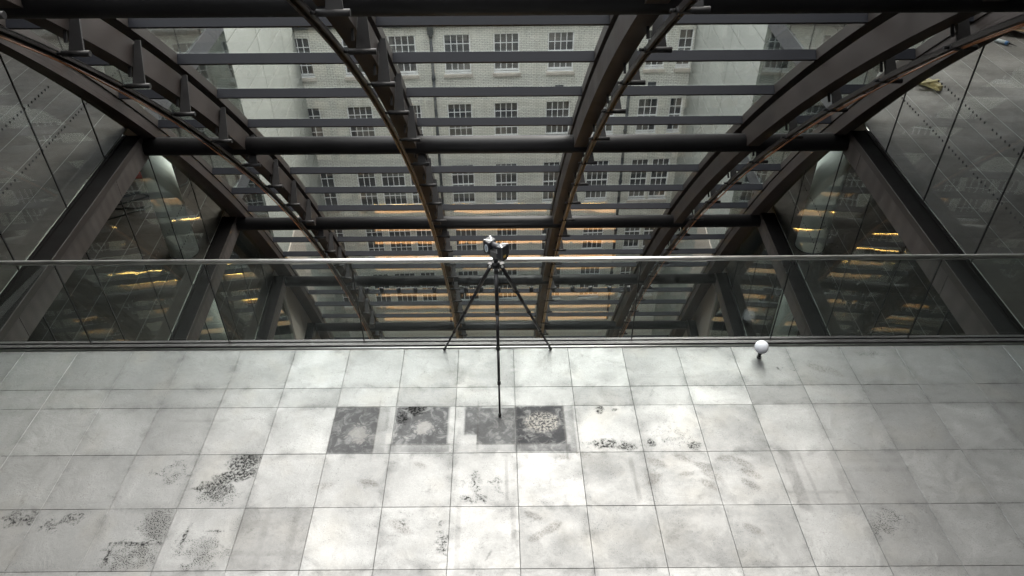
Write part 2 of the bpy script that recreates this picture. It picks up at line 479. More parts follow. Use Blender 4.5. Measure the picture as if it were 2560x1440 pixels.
# ------------------------------------------------------------------ profile of the curved glass
NODE = [(-4.9, 6.55), (1.72, 3.5), (6.34, -.22), (9.74, -3.94), (12.405, -7.66), (14.645, -11.38), (16.5, -15.1), (18.0, -18.82), (19.2, -22.4)]
def spline(t, v):
    n = len(t); h = [t[i + 1] - t[i] for i in range(n - 1)]
    A = [[0.0] * n for _ in range(n)]; b = [0.0] * n
    A[0][0], A[0][1], A[-1][-1], A[-1][-2] = 1, -1, 1, -1
    for i in range(1, n - 1):
        A[i][i - 1], A[i][i], A[i][i + 1] = h[i - 1], 2 * (h[i - 1] + h[i]), h[i]
        b[i] = 6 * ((v[i + 1] - v[i]) / h[i] - (v[i] - v[i - 1]) / h[i - 1])
    for i in range(n):                                   # Gauss
        p = max(range(i, n), key=lambda r: abs(A[r][i])); A[i], A[p] = A[p], A[i]; b[i], b[p] = b[p], b[i]
        for r in range(i + 1, n):
            q = A[r][i] / A[i][i]
            if q:
                for c in range(i, n): A[r][c] -= q * A[i][c]
                b[r] -= q * b[i]
    m = [0.0] * n
    for i in range(n - 1, -1, -1): m[i] = (b[i] - sum(A[i][c] * m[c] for c in range(i + 1, n))) / A[i][i]
    def fn(s, d=0):
        i = 0
        while i < n - 2 and s > t[i + 1]: i += 1
        a, c = t[i + 1] - s, s - t[i]
        if d: return (-m[i] * a * a + m[i + 1] * c * c) / (2 * h[i]) - (v[i] / h[i] - m[i] * h[i] / 6) + (v[i + 1] / h[i] - m[i + 1] * h[i] / 6)
        return (m[i] * a ** 3 + m[i + 1] * c ** 3) / (6 * h[i]) + (v[i] / h[i] - m[i] * h[i] / 6) * a + (v[i + 1] / h[i] - m[i + 1] * h[i] / 6) * c
    return fn
TS = [0.0]
for a, b in zip(NODE, NODE[1:]): TS.append(TS[-1] + math.hypot(b[0] - a[0], b[1] - a[1]))
FY, FZ = spline(TS, [p[0] for p in NODE]), spline(TS, [p[1] for p in NODE])
def tang(s):
    a, b = FY(s, 1), FZ(s, 1); q = math.hypot(a, b)
    return a / q, b / q
def prof(s, o=0.0):
    ty, tz = tang(s)
    return FY(s) - o * tz, FZ(s) + o * ty                # o > 0 lies outside, towards the sky
def s_at(z):
    lo, hi = 0.0, TS[-1]
    for _ in range(50):
        md = (lo + hi) / 2
        if FZ(md) > z: lo = md
        else: hi = md
    return lo
def ln(x0, k): return lambda y: x0 + k * (y - 6.34)
WL = lambda y: -6.07 - .085 * y                          # glass planes of the two wings
WR = lambda y: 5.68 + .056 * y
XL_IN, XR_IN = ln(-6.1, -.085), ln(5.5, .056)            # inner faces of the edge beams

def sweep(mb, s0, s1, n, xa, xb, oa, ob, smooth=False, mi=0):
    """rectangular bar that follows the profile; xa, xb give x for a given y"""
    o = len(mb.v)
    for i in range(n + 1):
        s = s0 + (s1 - s0) * i / n
        for xf, off in ((xa, oa), (xb, oa), (xb, ob), (xa, ob)):
            y, z = prof(s, off); mb.v.append((xf(y), y, z))
    for i in range(n):
        for j in range(4):
            mb.face([o + i * 4 + j, o + i * 4 + (j + 1) % 4, o + (i + 1) * 4 + (j + 1) % 4, o + (i + 1) * 4 + j], smooth, mi)
    mb.face([o, o + 3, o + 2, o + 1], False, mi); e = o + n * 4; mb.face([e, e + 1, e + 2, e + 3], False, mi)
    return mb

# ------------------------------------------------------------------ the setting: platform floor, courtyard ground
EDGE_Y = 0.868
import numpy as np
def stain_masks(x, y):
    """where the floor is soiled: one value per vertex and kind of dirt"""
    out = {k_: np.zeros_like(x) for k_ in ('glue', 'peel', 'peel2', 'tar', 'fleck', 'grey', 'line', 'print')}
    def loc(cx, cy_, hx, hy, r):
        dx, dy = x - cx, y - cy_
        return (dx * math.cos(r) + dy * math.sin(r)) / hx, (-dx * math.sin(r) + dy * math.cos(r)) / hy
    def put(nm, v): out[nm] = np.maximum(out[nm], v)
    def box(nm, a_, cx, cy_, hx, hy, soft=.05, r=0.0):
        u, w = loc(cx, cy_, hx, hy, r); put(nm, a_ * np.clip((1 + soft - np.maximum(abs(u), abs(w))) / soft, 0, 1))
    def oval(nm, a_, cx, cy_, hx, hy, soft=.75, r=0.0):
        u, w = loc(cx, cy_, hx, hy, r)
        same = 1.0 if nm == 'print' else (np.floor(x / .6) == math.floor(cx / .6)) & (np.floor(y / .6) == math.floor(cy_ / .6))
        put(nm, a_ * np.clip((1 - np.sqrt(u * u + w * w)) / soft, 0, 1) * same)
    for cx, cy_, hx, hy, a_ in ((-1.58, -.30, .215, .29, .85), (-.93, -.25, .26, .24, .85), (-.42, -.19, .085, .18, .75), (-.19, -.26, .185, .23, .75), (.24, -.25, .235, .24, 1.0)):
        box('glue', a_, cx, cy_, hx, hy)
    for cx, cy_, hx, hy, a_ in ((-1.365, -.3, .1, .29, .22), (-.93, -.54, .28, .05, .45), (.53, -.3, .05, .29, .35), (-.3, -.54, .29, .05, .15), (.25, -.54, .26, .045, .6)):
        box('glue', a_, cx, cy_, hx, hy)
    oval('peel', 1, -1.54, -.36, .17, .17); oval('peel', 1, -.90, -.28, .14, .13); oval('peel2', 1, .26, -.22, .20, .15)
    for cx, cy_, hx, hy in ((-1.365, -.3, .006, .29), (-.93, -.495, .27, .006), (.478, -.3, .007, .29), (-.378, -.25, .006, .25), (.02, -.495, .3, .006)):
        box('line', .8, cx, cy_, hx, hy, .5)
    for nm, cx, cy_, hx, hy, r, a_ in (('tar', -2.55, -.70, .20, .16, .3, 1.5), ('tar', -2.62, -.86, .24, .10, .1, 1.4), ('tar', -2.74, -.98, .22, .17, .3, .8), ('fleck', -2.46, -.68, .14, .2, 0, 1.2), ('fleck', -2.7, -1.05, .26, .16, 0, .9),
                                    ('fleck', -3.18, -.80, .24, .22, .3, .5), ('fleck', -3.12, -1.36, .20, .22, 0, 1.3), ('tar', -3.25, -1.55, .34, .035, 0, 1.0), ('tar', -3.42, -1.66, .03, .14, 0, .8), ('fleck', -3.2, -1.66, .36, .2, 0, .8),
                                    ('fleck', -2.66, -1.62, .3, .22, 0, .7), ('tar', -2.84, -1.46, .025, .16, -.1, .9), ('tar', -2.62, -1.43, .16, .02, 0, .8), ('tar', -4.32, -1.30, .22, .14, 0, .8), ('tar', -3.98, -1.32, .3, .12, .2, .5),
                                    ('tar', .84, -.06, .06, .1, 0, 1), ('tar', 1.0, -.06, .05, .03, .3, 1), ('tar', .86, -.50, .26, .10, 0, 1), ('tar', 1.04, -.54, .2, .08, 0, .8), ('tar', 1.3, -.5, .06, .06, 0, .8), ('tar', 1.72, -.54, .12, .07, 0, .8), ('fleck', 1.5, -.4, .3, .25, 0, .35),
                                    ('fleck', 3.05, -1.4, .42, .2, .1, .6), ('tar', -.36, -.93, .2, .16, .2, .42), ('tar', -.4, -1.12, .24, .07, 0, .6), ('tar', -.2, -1.0, .12, .2, 0, .3),
                                    ('tar', -1.0, -1.32, .13, .13, .5, .3), ('tar', -.66, -1.5, .08, .26, .3, .45), ('tar', -.99, -.05, .14, .09, .1, 1.6), ('tar', -1.12, -.14, .07, .14, .0, 1.0), ('fleck', 3.9, .75, .2, .1, 0, .6), ('tar', 2.9, .5, .14, .07, -.4, .35)):
        oval(nm, a_, cx, cy_, hx, hy, .75, r)
    for cx, cy_, a_ in ((-2.1, -1.5, .40), (2.7, -.9, .33), (-4.5, -1.5, .2), (1.5, -1.5, .16), (-.3, -1.5, .06), (3.3, -.9, .22)):
        box('grey', a_, cx, cy_, .298, .298, .01)
    box('grey', .25, 2.7, .134, .298, .13, .01)
    for cx, cy_, hx, hy, r, a_ in ((2.52, -.9, .045, .29, 0, .5), (2.66, -.9, .010, .29, .03, .45), (2.95, -.9, .03, .29, 0, .4), (2.72, -1.07, .28, .012, 0, .4), (3.3, -.82, .29, .02, 0, .25), (3.35, -.72, .25, .015, 0, .2),
                                   (1.07, -.92, .017, .2, .05, .5), (-2.1, -1.65, .28, .018, 0, .3), (-2.18, -1.5, .02, .29, 0, .3), (-1.93, -1.5, .03, .29, 0, .3), (-.52, -1.5, .018, .29, 0, .35), (-.05, -1.35, .018, .15, 0, .45),
                                   (-.1, -.92, .008, .2, 0, .5), (-3.1, -.17, .2, .014, 0, .4), (2.66, .5, .25, .013, 0, .15), (1.62, .40, .25, .012, .0, .15)):
        box('line', a_, cx, cy_, hx, hy, .4, r)
    for cx, cy_, r, z in ((1.55, -.68, -.5, 1), (1.72, -.77, -.4, 1.1), (1.30, -.73, -.5, 1.2), (1.95, -.68, .1, 1), (2.1, -.74, -.6, 1.2), (2.14, -.86, -.5, 1.2), (2.1, -.98, -.7, 1.1), (1.55, -.86, .1, .8),
                          (1.24, -.88, .2, 1), (1.22, -.95, .4, .9), (1.73, -.98, -.7, 1.1), (1.78, -.87, -.6, 1.3), (2.0, -1.45, -.6, 1.1), (.28, -1.42, .5, 1.2), (.15, -1.5, .6, 1), (.12, -1.3, -.5, .9), (-1.75, -.97, .3, 1), (-1.35, -.94, -.3, 1.1),
                          (-1.02, -1.4, -.6, 1.3), (-.9, -.74, -.5, .8), (.62, -.62, -.4, 1), (.45, -.66, -.2, .8), (3.25, .52, -.5, 1.4), (3.4, .46, -.8, 1.2)):
        oval('print', .6, cx, cy_, .105 * z, .042 * z, .35, r)
    box('line', 1, -.26, -1.68, .006, .045, .4, -.5)
    return out

def tile_sheet(name, rows, cols, colx, m_top, m_gap, z=0.0, gap=.0014, bev=.0022, tilt=.0013, xmin=-99, xmax=99):
    """raised floor panels, each with bevelled arrises and its own slight tilt, over a dark tray"""
    V, Fc, tones, edges_, n0 = [], [], [], [], 0
    for y0, y1 in rows:
        for c in cols:
            x0, x1 = colx(c), colx(c + 1)
            if x1 <= xmin or x0 >= xmax: continue
            x0, x1 = max(x0, xmin), min(x1, xmax)
            fine_ = y1 > -2.3
            nx = max(2, int((x1 - x0) / .015)) if fine_ else 1; ny = max(2, int((y1 - y0) / .015)) if fine_ else 1
            tx, ty, dz = random.gauss(0, tilt), random.gauss(0, tilt), random.uniform(-.0007, .0007)
            q = gap / 2 + bev
            gx, gy = np.meshgrid(np.linspace(x0 + q, x1 - q, nx + 1), np.linspace(y0 + q, y1 - q, ny + 1))
            X, Y = [gx.ravel()], [gy.ravel()]; Z = [np.zeros(gx.size)]
            for g, zz in ((gap / 2, -bev), (gap / 2, -.03)):
                X.append(np.array([x0 + g, x1 - g, x1 - g, x0 + g])); Y.append(np.array([y0 + g, y0 + g, y1 - g, y1 - g])); Z.append(np.full(4, zz))
            X, Y, Z = np.concatenate(X), np.concatenate(Y), np.concatenate(Z)
            Z = z + Z + dz + (X - (x0 + x1) / 2) * tx + (Y - (y0 + y1) / 2) * ty
            V.append(np.stack([X + SHEAR * Y, Y, Z], 1))
            i, j = np.meshgrid(np.arange(nx), np.arange(ny)); b0 = (j * (nx + 1) + i).ravel() + n0
            Fc += np.stack([b0, b0 + 1, b0 + nx + 2, b0 + nx + 1], 1).tolist()
            e = n0 + (nx + 1) * (ny + 1)
            cn = [n0, n0 + nx, e - 1, e - 1 - nx]
            edges = [list(range(n0, n0 + nx + 1)), [n0 + nx + (nx + 1) * k_ for k_ in range(ny + 1)], list(range(e - 1, e - 2 - nx, -1)), [e - 1 - nx - (nx + 1) * k_ for k_ in range(ny + 1)]]
            for k_ in range(4):
                Fc.append([e + k_, e + (k_ + 1) % 4] + edges[k_][::-1])
                Fc.append([e + 4 + k_, e + 4 + (k_ + 1) % 4, e + (k_ + 1) % 4, e + k_])
            tones.append(np.full(len(X), random.random())); n0 += len(X)
            edges_.append(np.clip(1 - np.minimum(np.minimum(X - x0, x1 - X), np.minimum(Y - y0, y1 - Y)) / .09, 0, 1))
    V = np.concatenate(V)
    mn, mx = V.min(0), V.max(0)
    tray = MB().box(mn[0], mx[0], mn[1], mx[1], z - .40, z - .012, 1)
    nt = len(Fc)
    Fc += [[i + n0 for i in f_] for f_ in tray.f]
    V = np.concatenate([V, np.array(tray.v)]); tones.append(np.full(8, .5))
    me = bpy.data.meshes.new(name); me.from_pydata(V.tolist(), [], Fc)
    me.materials.append(m_top); me.materials.append(m_gap)
    mi = np.zeros(len(Fc), dtype=np.int32); mi[nt:] = 1
    me.polygons.foreach_set('material_index', mi); me.polygons.foreach_set('use_smooth', np.zeros(len(Fc), dtype=bool))
    mk = stain_masks(V[:, 0] - SHEAR * V[:, 1], V[:, 1]); mk['tone'] = np.concatenate(tones); mk['edge'] = np.concatenate(edges_ + [np.zeros(8)])
    for nm, v in mk.items(): me.attributes.new(nm, 'FLOAT', 'POINT').data.foreach_set('value', v.astype(np.float32))
    me.update()
    ob = bpy.data.objects.new(name, me); col.objects.link(ob)
    return ob
rows = [(.268, EDGE_Y), (0, .268)] + [(-.6 * (i + 1), -.6 * i) for i in range(14)]
struct(tile_sheet('floor', rows, range(-10, 10), lambda c: .6 * c, M['floor'], M['seam'], xmin=-6.12, xmax=5.70))
struct(MB().box(-60, 60, -40, 80, -23.0, -22.4).build('ground', M['ground']))

# ------------------------------------------------------------------ the curved glass atrium front
facade = thing('curved_glass_facade', 'curved glass atrium wall with dark steel ribs, round tubes and blue-grey bars', 'glass facade')
S_BAR = [7.8, 9.1, 10.4, 11.8, 13.2, 14.55, 15.83, 17.07, 18.27, 19.4, 20.5, 21.6, 22.65, 23.75, 24.85, 25.95, 27.1, 28.2]
S_UP = [.05, 1.3, 2.6, 3.9, 5.2, 6.5]
S_LO = [29.4, 30.7, 32.0, 33.4, 34.8, 36.2, 37.6, TS[-1] - .05]
# each rib: inner (left) face, right face, drift
RIB = [(ln(-4.77, -.042), ln(-4.56, -.042)), (ln(-1.85, -.022), ln(-1.64, -.022)), (ln(1.05, -.026), ln(1.26, -.026)), (ln(3.99, -.042), ln(4.20, -.042))]
TUBE_S = TS[1:8]
TR = .155
BAYS = [(XL_IN, RIB[0][0]), (RIB[0][1], RIB[1][0]), (RIB[1][1], RIB[2][0]), (RIB[2][1], RIB[3][0]), (RIB[3][1], XR_IN)]
for ri, (xa, xb) in enumerate(RIB):
    mb = MB()
    cuts = [.05] + [s for s in TUBE_S] + [TS[-1]]
    for s0, s1 in zip(cuts, cuts[1:]):
        a = s0 + (TR + .05 if s0 > .1 else 0)
        sweep(mb, a, s1 + .05, 14, xa, xb, -.10, .215)
        sweep(mb, s1 + .02, s1 + .02 + TR + .05, 2, (lambda f_: lambda y: f_(y) + .03)(xa), (lambda f_: lambda y: f_(y) - .03)(xb), -.06, .20)
    rib = mb.build('rib', M['steel'], facade)
    for s in TUBE_S[1:5]:
        y, z = prof(s)
        for sx, xf in ((-1, xa), (1, xb)):
            p = Vector((xf(y) + sx * .004, y - .05, z + .118))
            MB().tube([p, p + Vector((sx * .022, 0, 0))], .016, 10).build('bolt', M['bolt'], rib)
    for s in S_BAR + S_UP[3:]:
        # tapered bracket plate on the right-hand face, carrying a short pipe for the rail
        mb = MB(); sb = s + .08
        def Q(x, o, ds):
            y, z = prof(sb + ds, o); return (xb(y) + x, y, z)
        mb.hexa([Q(.035, .21, -.012), Q(.095, .21, -.012), Q(.095, .21, .012), Q(.035, .21, .012),
                 Q(.0, -.30, -.03), Q(.145, -.30, -.03), Q(.145, -.30, .0), Q(.0, -.30, .0)])
        mb.hexa([Q(.003, .17, .012), Q(.05, .17, .012), Q(.05, .17, .07), Q(.003, .17, .07),
                 Q(.05, -.28, .0), Q(.075, -.28, .0), Q(.075, -.28, .05), Q(.05, -.28, .05)])
        mb.hexa([Q(-.05, .02, -.02), Q(-.02, .02, -.02), Q(-.02, .02, .0), Q(-.05, .02, .0),
                 Q(-.05, -.22, -.02), Q(-.02, -.22, -.02), Q(-.02, -.22, .0), Q(-.05, -.22, .0)])
        y, z = prof(sb - .01, -.325)
        xr = xb(y)
        mb.tube([(xr - .075, y, z), (xr + .20, y, z)], .031, 14)
        mb.tube([(xr - .125, y, z), (xr - .07, y, z)], .017, 8)
        mb.build('bracket', M['bracket'], rib)
    # glazing mullion outside the rib
    mb = MB(); sweep(mb, .05, TS[-1], 90, xa, xb, .335, .475)
    mb.build('mullion', M['mullion'], facade)
    # access rail under the rib
    mb = MB()
    rx = lambda d: (lambda y: (xa(y) + xb(y)) / 2 + (.09 if ri > 1 else -.05) + d)
    sweep(mb, 2.0, 30, 90, rx(-.045), rx(-.018), -.345, -.30)
    sweep(mb, 2.0, 30, 90, rx(.012), rx(.030), -.335, -.305)
    sweep(mb, 2.0, 30, 90, rx(-.045), rx(.030), -.298, -.288)
    mb.build('access_rail', M['rail'], facade)
    if ri in (0, 3):
        mb = MB()
        d0 = -.085 if ri == 0 else .075
        for dx, wv in ((0, .006), (.02, .009)):
            pts = []
            for i in range(141):
                s = 2.0 + 28 * i / 140; y, z = prof(s, -.345 - wv * math.sin(s * 2.1 + dx * 60))
                pts.append((rx(d0 + dx * (1 if ri == 0 else -1))(y) + .006 * math.sin(s * 1.3 + dx * 90), y, z))
            mb.tube(pts, .0065, 6)
        mb.build('copper_cable', M['copper'], facade)
for s in TUBE_S:
    y, z = prof(s)
    MB().tube([(XL_IN(y) - .3, y, z), (XR_IN(y) + .3, y, z)], TR, 40).build('tube', M['steel_tube'], facade)
for (x0, x1), (s0, s1) in ((( XL_IN, 1), (0, 0)), ((XR_IN, -1), (0, 0))):
    mb = MB(); sg = x1
    lo = .125 if sg > 0 else .09
    sweep(mb, .05, TS[-1], 90, x0, lambda y: x0(y) - sg * .20, lo, .20)
    sweep(mb, .05, TS[-1], 90, lambda y: x0(y) - sg * .004, lambda y: x0(y) - sg * .20, .204, .30)
    sweep(mb, .05, TS[-1], 90, lambda y: x0(y) - sg * .02, lambda y: x0(y) - sg * .20, .30, .34)
    sweep(mb, .05, TS[-1], 90, lambda y: x0(y) - sg * .202, lambda y: x0(y) - sg * .62, .36, .42)
    mb.build('edge_beam', M['steel'], facade)
    mb = MB(); sweep(mb, .05, TS[-1], 90, x0, lambda y: x0(y) - sg * .2, .345, .475)
    mb.build('mullion', M['mullion'], facade)
def bar(x0, x1, s):
    mb = MB(); y, z = prof(s, .40)
    a, b = x0(y), x1(y)
    pts = []
    for x in (a, b):
        for o, ds in ((.335, .0), (.474, .0), (.474, .055), (.335, .055)):
            yy, zz = prof(s + ds, o); pts.append((x, yy, zz))
    return mb.hexa(pts)
for s in S_BAR:
    for x0, x1 in BAYS:
        bar(lambda y: x0(y) + .001, lambda y: x1(y) - .001, s).build('transom', M['transom'], facade)
for s in S_UP + S_LO[:-1]:
    bar(lambda y: XL_IN(y) + .002, lambda y: XR_IN(y) - .002, s).build('transom', M['transom'], facade)
def pane(x0, x1, s0, s1, th=.012, tilt=0.0):
    """flat facet of glass between two bars"""
    (ya, za), (yb, zb) = prof(s0, .478 + tilt), prof(s1, .478)
    d = Vector((0, yb - ya, zb - za)).normalized(); nn = Vector((0, -d.z, d.y)) * th
    q = [Vector((x0(ya), ya, za)), Vector((x1(ya), ya, za)), Vector((x1(yb), yb, zb)), Vector((x0(yb), yb, zb))]
    return MB().hexa(q + [p + nn for p in q])
GB = [(lambda y: XL_IN(y) - .15, lambda y: (RIB[0][0](y) + RIB[0][1](y)) / 2 - .003)] + \
     [((lambda i: lambda y: (RIB[i][0](y) + RIB[i][1](y)) / 2 + .003)(i), (lambda i: lambda y: (RIB[i + 1][0](y) + RIB[i + 1][1](y)) / 2 - .003)(i)) for i in range(3)] + \
     [(lambda y: (RIB[3][0](y) + RIB[3][1](y)) / 2 + .003, lambda y: XR_IN(y) + .15)]
for s0, s1 in zip(S_BAR, S_BAR[1:]):
    for x0, x1 in GB: pane(x0, x1, s0 + .03, s1 + .024, tilt=max(0, s0 - 23) * .009).build('glass_pane', M['roof_glass'], facade)
full = S_UP + [S_BAR[0]]
for s0, s1 in list(zip(full, full[1:])) + list(zip([S_BAR[-1]] + S_LO, S_LO)):
    pane(GB[0][0], GB[4][1], s0 + .03, s1 + .024).build('glass_pane', M['roof_glass'], facade)

# spotlights clamped under the third round tube
SPOT_X = [-4.43, -3.98, -3.47, -2.95, -2.37, -1.42, -.95, -.43, .04, .56, 1.27, 1.81, 2.36, 2.93, 3.51]
ORD = ['leftmost of the row', 'second from the left end', 'third from the left end', 'fourth from the left end', 'fifth from the left end, just left of a rib', 'sixth from the left end, just right of a rib', 'seventh from the left end', 'middle one of the row',
       'seventh from the right end', 'sixth from the right end, just left of a rib', 'fifth from the right end, just right of a rib', 'fourth from the right end', 'third from the right end', 'second from the right end', 'rightmost of the row']
ys, zs = prof(TS[4])
clamp = MB().box(-.13, .13, -.03, .03, -.03, .0)
stem = MB().tube([(0, 0, -.03), (0, 0, -.10)], .010, 8)
body = MB().tube([(0, 0, -.095), (0, 0, -.11), (0, -.01, -.26), (0, -.011, -.275)], [.045, .062, .062, .050], 20)
protos = None
for i, x in enumerate(SPOT_X):
    t = thing('spotlight', 'black spotlight under round steel tube, ' + ORD[i], 'spotlight', (x, ys - .02, zs - TR - .004), 'spotlights under the steel tube')
    if protos is None:
        protos = [clamp.build('clamp', M['black'], t), stem.build('stem', M['black'], t), body.build('lamp_body', M['scan_black'], t)]
    else:
        for p in protos:
            c = p.copy(); col.objects.link(c); c.parent = t
    t.rotation_euler = (R(random.uniform(-4, 4)), R(random.uniform(-5, 5)), 0)

# ------------------------------------------------------------------ the two office wings with glass sides
LEV = [3.72 - 3.72 * i for i in range(8)]                # 3.72, 0, -3.72 ... -22.32
def wing(sg, W, label):
    w = thing('office_wing', label, 'building')
    top = 4.25 if sg < 0 else 6.8  # unseen roof heights, shaped to set the daylight on floor and columns
    th = .02
    def X(y, d): return W(y) + sg * d                    # d > 0 points into the wing
    Y0, Y1 = -2.18, 13.2
    joints = [Y0 + 1.52 * i for i in range(11)]
    joints = [y for y in joints if y < Y1 - .3] + [Y1]
    yoff = 0.0 if sg < 0 else .03
    for li, z0 in enumerate(LEV[1:7]):
        z1 = z0 + 3.72 - .42
        solid = li == 3                                   # one storey has beige panels next to the front
        for ya, yb in zip(joints, joints[1:]):
            ya2, yb2 = ya + .008 + yoff, yb - .008 + yoff
            if solid and yb > 12.7: yb2 = 12.80
            q = [(X(ya2, 0), ya2, z0 + .03), (X(yb2, 0), yb2, z0 + .03), (X(yb2, th), yb2, z0 + .03), (X(ya2, th), ya2, z0 + .03)]
            MB().hexa(q + [(x, y, z1) for x, y, _ in q]).build('glass_panel', M['wall_glass'], w)
        mb = MB()
        for y in joints[1:-1]:
            y += yoff
            q = [(X(y - .008, .001), y - .008, z0 + .02), (X(y + .008, .001), y + .008, z0 + .02), (X(y + .008, .019), y + .008, z0 + .02), (X(y - .008, .019), y - .008, z0 + .02)]
            mb.hexa(q + [(x, yy, z1) for x, yy, _ in q])
        mb.build('black_joints', M['black'], w)
        # rows of small dots on the glass, 0.93 m and 1.53 m above the floor
        if li < 4:
            mb = MB()
            for h in (.93, 1.53):
                y = 1.6
                while y < 12.6:
                    if (int(y / .105) % 15) != 0:
                        c = Vector((X(y, -.003), y, z0 + h))
                        ring = [c + Vector((0, .017 * math.cos(a), .017 * math.sin(a))) for a in [i * math.pi / 4 for i in range(8)]]
                        mb.prism(ring, (sg * .002, 0, 0))
                    y += .105
            mb.build('glass_dots', M['dot'], w)['kind'] = 'stuff'
    for li, z0 in enumerate(LEV[:7]):
        # inside the atrium: dark ledge and perforated fascia in lengths, ending where the curved glass passes
        ye = FY(s_at(z0 - .2)) if z0 > -22 else Y1
        yb_ = 1.03 if z0 == 0 else -6
        q = [(X(yb_, .038), yb_, z0 - .09), (X(ye, .038), ye, z0 - .09), (X(ye, -.29), ye, z0 - .09), (X(yb_, -.29), yb_, z0 - .09)]
        mb = MB().hexa(q + [(x, y, z0) for x, y, _ in q])
        mb.build('floor_ledge', M['ledge'], w)
        mb = MB(); y = -6 + (.9 if sg < 0 else 1.6)
        a = float(yb_)
        while y < a + .3: y += 3.35
        while a < ye:
            b = min(y, ye)
            for d0, d1, za, zb in ((-.285, -.265, z0 - .42, z0 - .093), (-.300, -.280, z0 - .093, z0 + .012)):
                if d0 == -.300: continue
                q = [(X(a + .006, d0), a + .006, za), (X(b - .006, d0), b - .006, za), (X(b - .006, d1), b - .006, za), (X(a + .006, d1), a + .006, za)]
                mb.hexa(q + [(xx, yy, zb) for xx, yy, _ in q])
            a = b; y += 3.35
        mb.build('perforated_fascia', M['perf'], w)
        q = [(X(yb_, -.302), yb_, z0 - .095), (X(ye, -.302), ye, z0 - .095), (X(ye, -.288), ye, z0 - .095), (X(yb_, -.288), yb_, z0 - .095)]
        MB().hexa(q + [(x, y, z0 + .008) for x, y, _ in q]).build('edge_strip', M['mullion'], w)
        # thin pale gasket at the foot of the glass
        q = [(X(yb_, -.035), yb_, z0 + .001), (X(ye, -.035), ye, z0 + .001), (X(ye, -.006), ye, z0 + .001), (X(yb_, -.006), yb_, z0 + .001)]
        MB().hexa(q + [(x, y, z0 + .012) for x, y, _ in q]).build('glass_channel', M['ledge'], w)
        # outside: slim spandrel
        q = [(X(ye + .6, -.01), ye + .6, z0 - .43), (X(Y1, -.01), Y1, z0 - .43), (X(Y1, .055), Y1, z0 - .43), (X(ye + .6, .055), ye + .6, z0 - .43)]
        if ye + .6 < Y1 - .1: MB().hexa(q + [(x, y, z0 + .005) for x, y, _ in q]).build('spandrel', M['slab_edge'], w)
        # floor slab of the wing, panelled on top
        d1 = 9.5
        q = [(X(-9, .061), -9, z0 - .40), (X(Y1, .061), Y1, z0 - .40), (X(Y1, d1), Y1, z0 - .40), (X(-9, d1), -9, z0 - .40)]
        if sg > 0: q = q[::-1]
        mb = MB().hexa(q + [(x, y, z0 - .012) for x, y, _ in q])
        mb.build('floor_slab', M['ceiling'], w)
        mb = MB(); tones = []
        if z0 < 3:
            for j in range(15):
                da, db = .06 + .6 * j, .06 + .6 * (j + 1)
                y = -3.0
                while y < Y1 - .05:
                    yb = min(y + .6, Y1 - .02)
                    mb.hexa([(X(y, da + .003), y + .0006, z0 - .011), (X(yb, da + .003), yb - .0006, z0 - .011), (X(yb, db - .003), yb - .0006, z0 - .011), (X(y, db - .003), y + .0006, z0 - .011),
                             (X(y, da + .006), y + .0012, z0), (X(yb, da + .006), yb - .0012, z0), (X(yb, db - .006), yb - .0012, z0), (X(y, db - .006), y + .0012, z0)] if sg > 0 else
                            [(X(y, db - .003), y + .0006, z0 - .011), (X(yb, db - .003), yb - .0006, z0 - .011), (X(yb, da + .003), yb - .0006, z0 - .011), (X(y, da + .003), y + .0006, z0 - .011),
                             (X(y, db - .006), y + .0012, z0), (X(yb, db - .006), yb - .0012, z0), (X(yb, da + .006), yb - .0012, z0), (X(y, da + .006), y + .0012, z0)])
                    tones += [random.random()] * 6
                    y += .6
                # pale line in the long joints
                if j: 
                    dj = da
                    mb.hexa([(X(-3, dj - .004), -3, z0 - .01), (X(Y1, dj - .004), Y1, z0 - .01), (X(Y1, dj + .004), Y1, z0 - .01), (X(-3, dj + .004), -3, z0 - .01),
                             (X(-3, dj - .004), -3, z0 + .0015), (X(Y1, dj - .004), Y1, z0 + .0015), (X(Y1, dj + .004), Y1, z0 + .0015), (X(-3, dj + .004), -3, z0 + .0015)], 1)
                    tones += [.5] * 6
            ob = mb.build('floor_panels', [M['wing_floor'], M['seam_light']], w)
            at = ob.data.attributes.new('tone', 'FLOAT', 'FACE'); at.data.foreach_set('value', tones)
    # far walls and end wall of the rooms, roof
    q = [(X(-9, 9.5), -9, -22.35), (X(Y1, 9.5), Y1, -22.35), (X(Y1, 9.8), Y1, -22.35), (X(-9, 9.8), -9, -22.35)]
    MB().hexa(q + [(x, y, top) for x, y, _ in q]).build('back_wall', M['interior'], w)
    q = [(X(-9, .03), -9.3, -22.35), (X(-9, 9.8), -9.3, -22.35), (X(-9, 9.8), -9, -22.35), (X(-9, .03), -9, -22.35)]
    MB().hexa(q + [(x, y, top) for x, y, _ in q]).build('end_wall', M['interior'], w)
    q = [(X(-9, -.3), -9.3, top), (X(Y1, -.3), Y1, top), (X(Y1, 9.8), Y1, top), (X(-9, 9.8), -9.3, top)]
    MB().hexa(q + [(x, y, top + .25) for x, y, _ in q]).build('roof', M['slate'], w)
    # blank cladding further back and over the top storey
    for ya, yb, za, zb in ((-9, Y0 - .01, -22.35, top), (Y0, Y1, 3.9, top)):
        q = [(X(ya, 0), ya, za), (X(yb, 0), yb, za), (X(yb, .15), yb, za), (X(ya, .15), ya, za)]
        MB().hexa(q + [(x, y, zb) for x, y, _ in q]).build('cladding', M['ledge'], w)
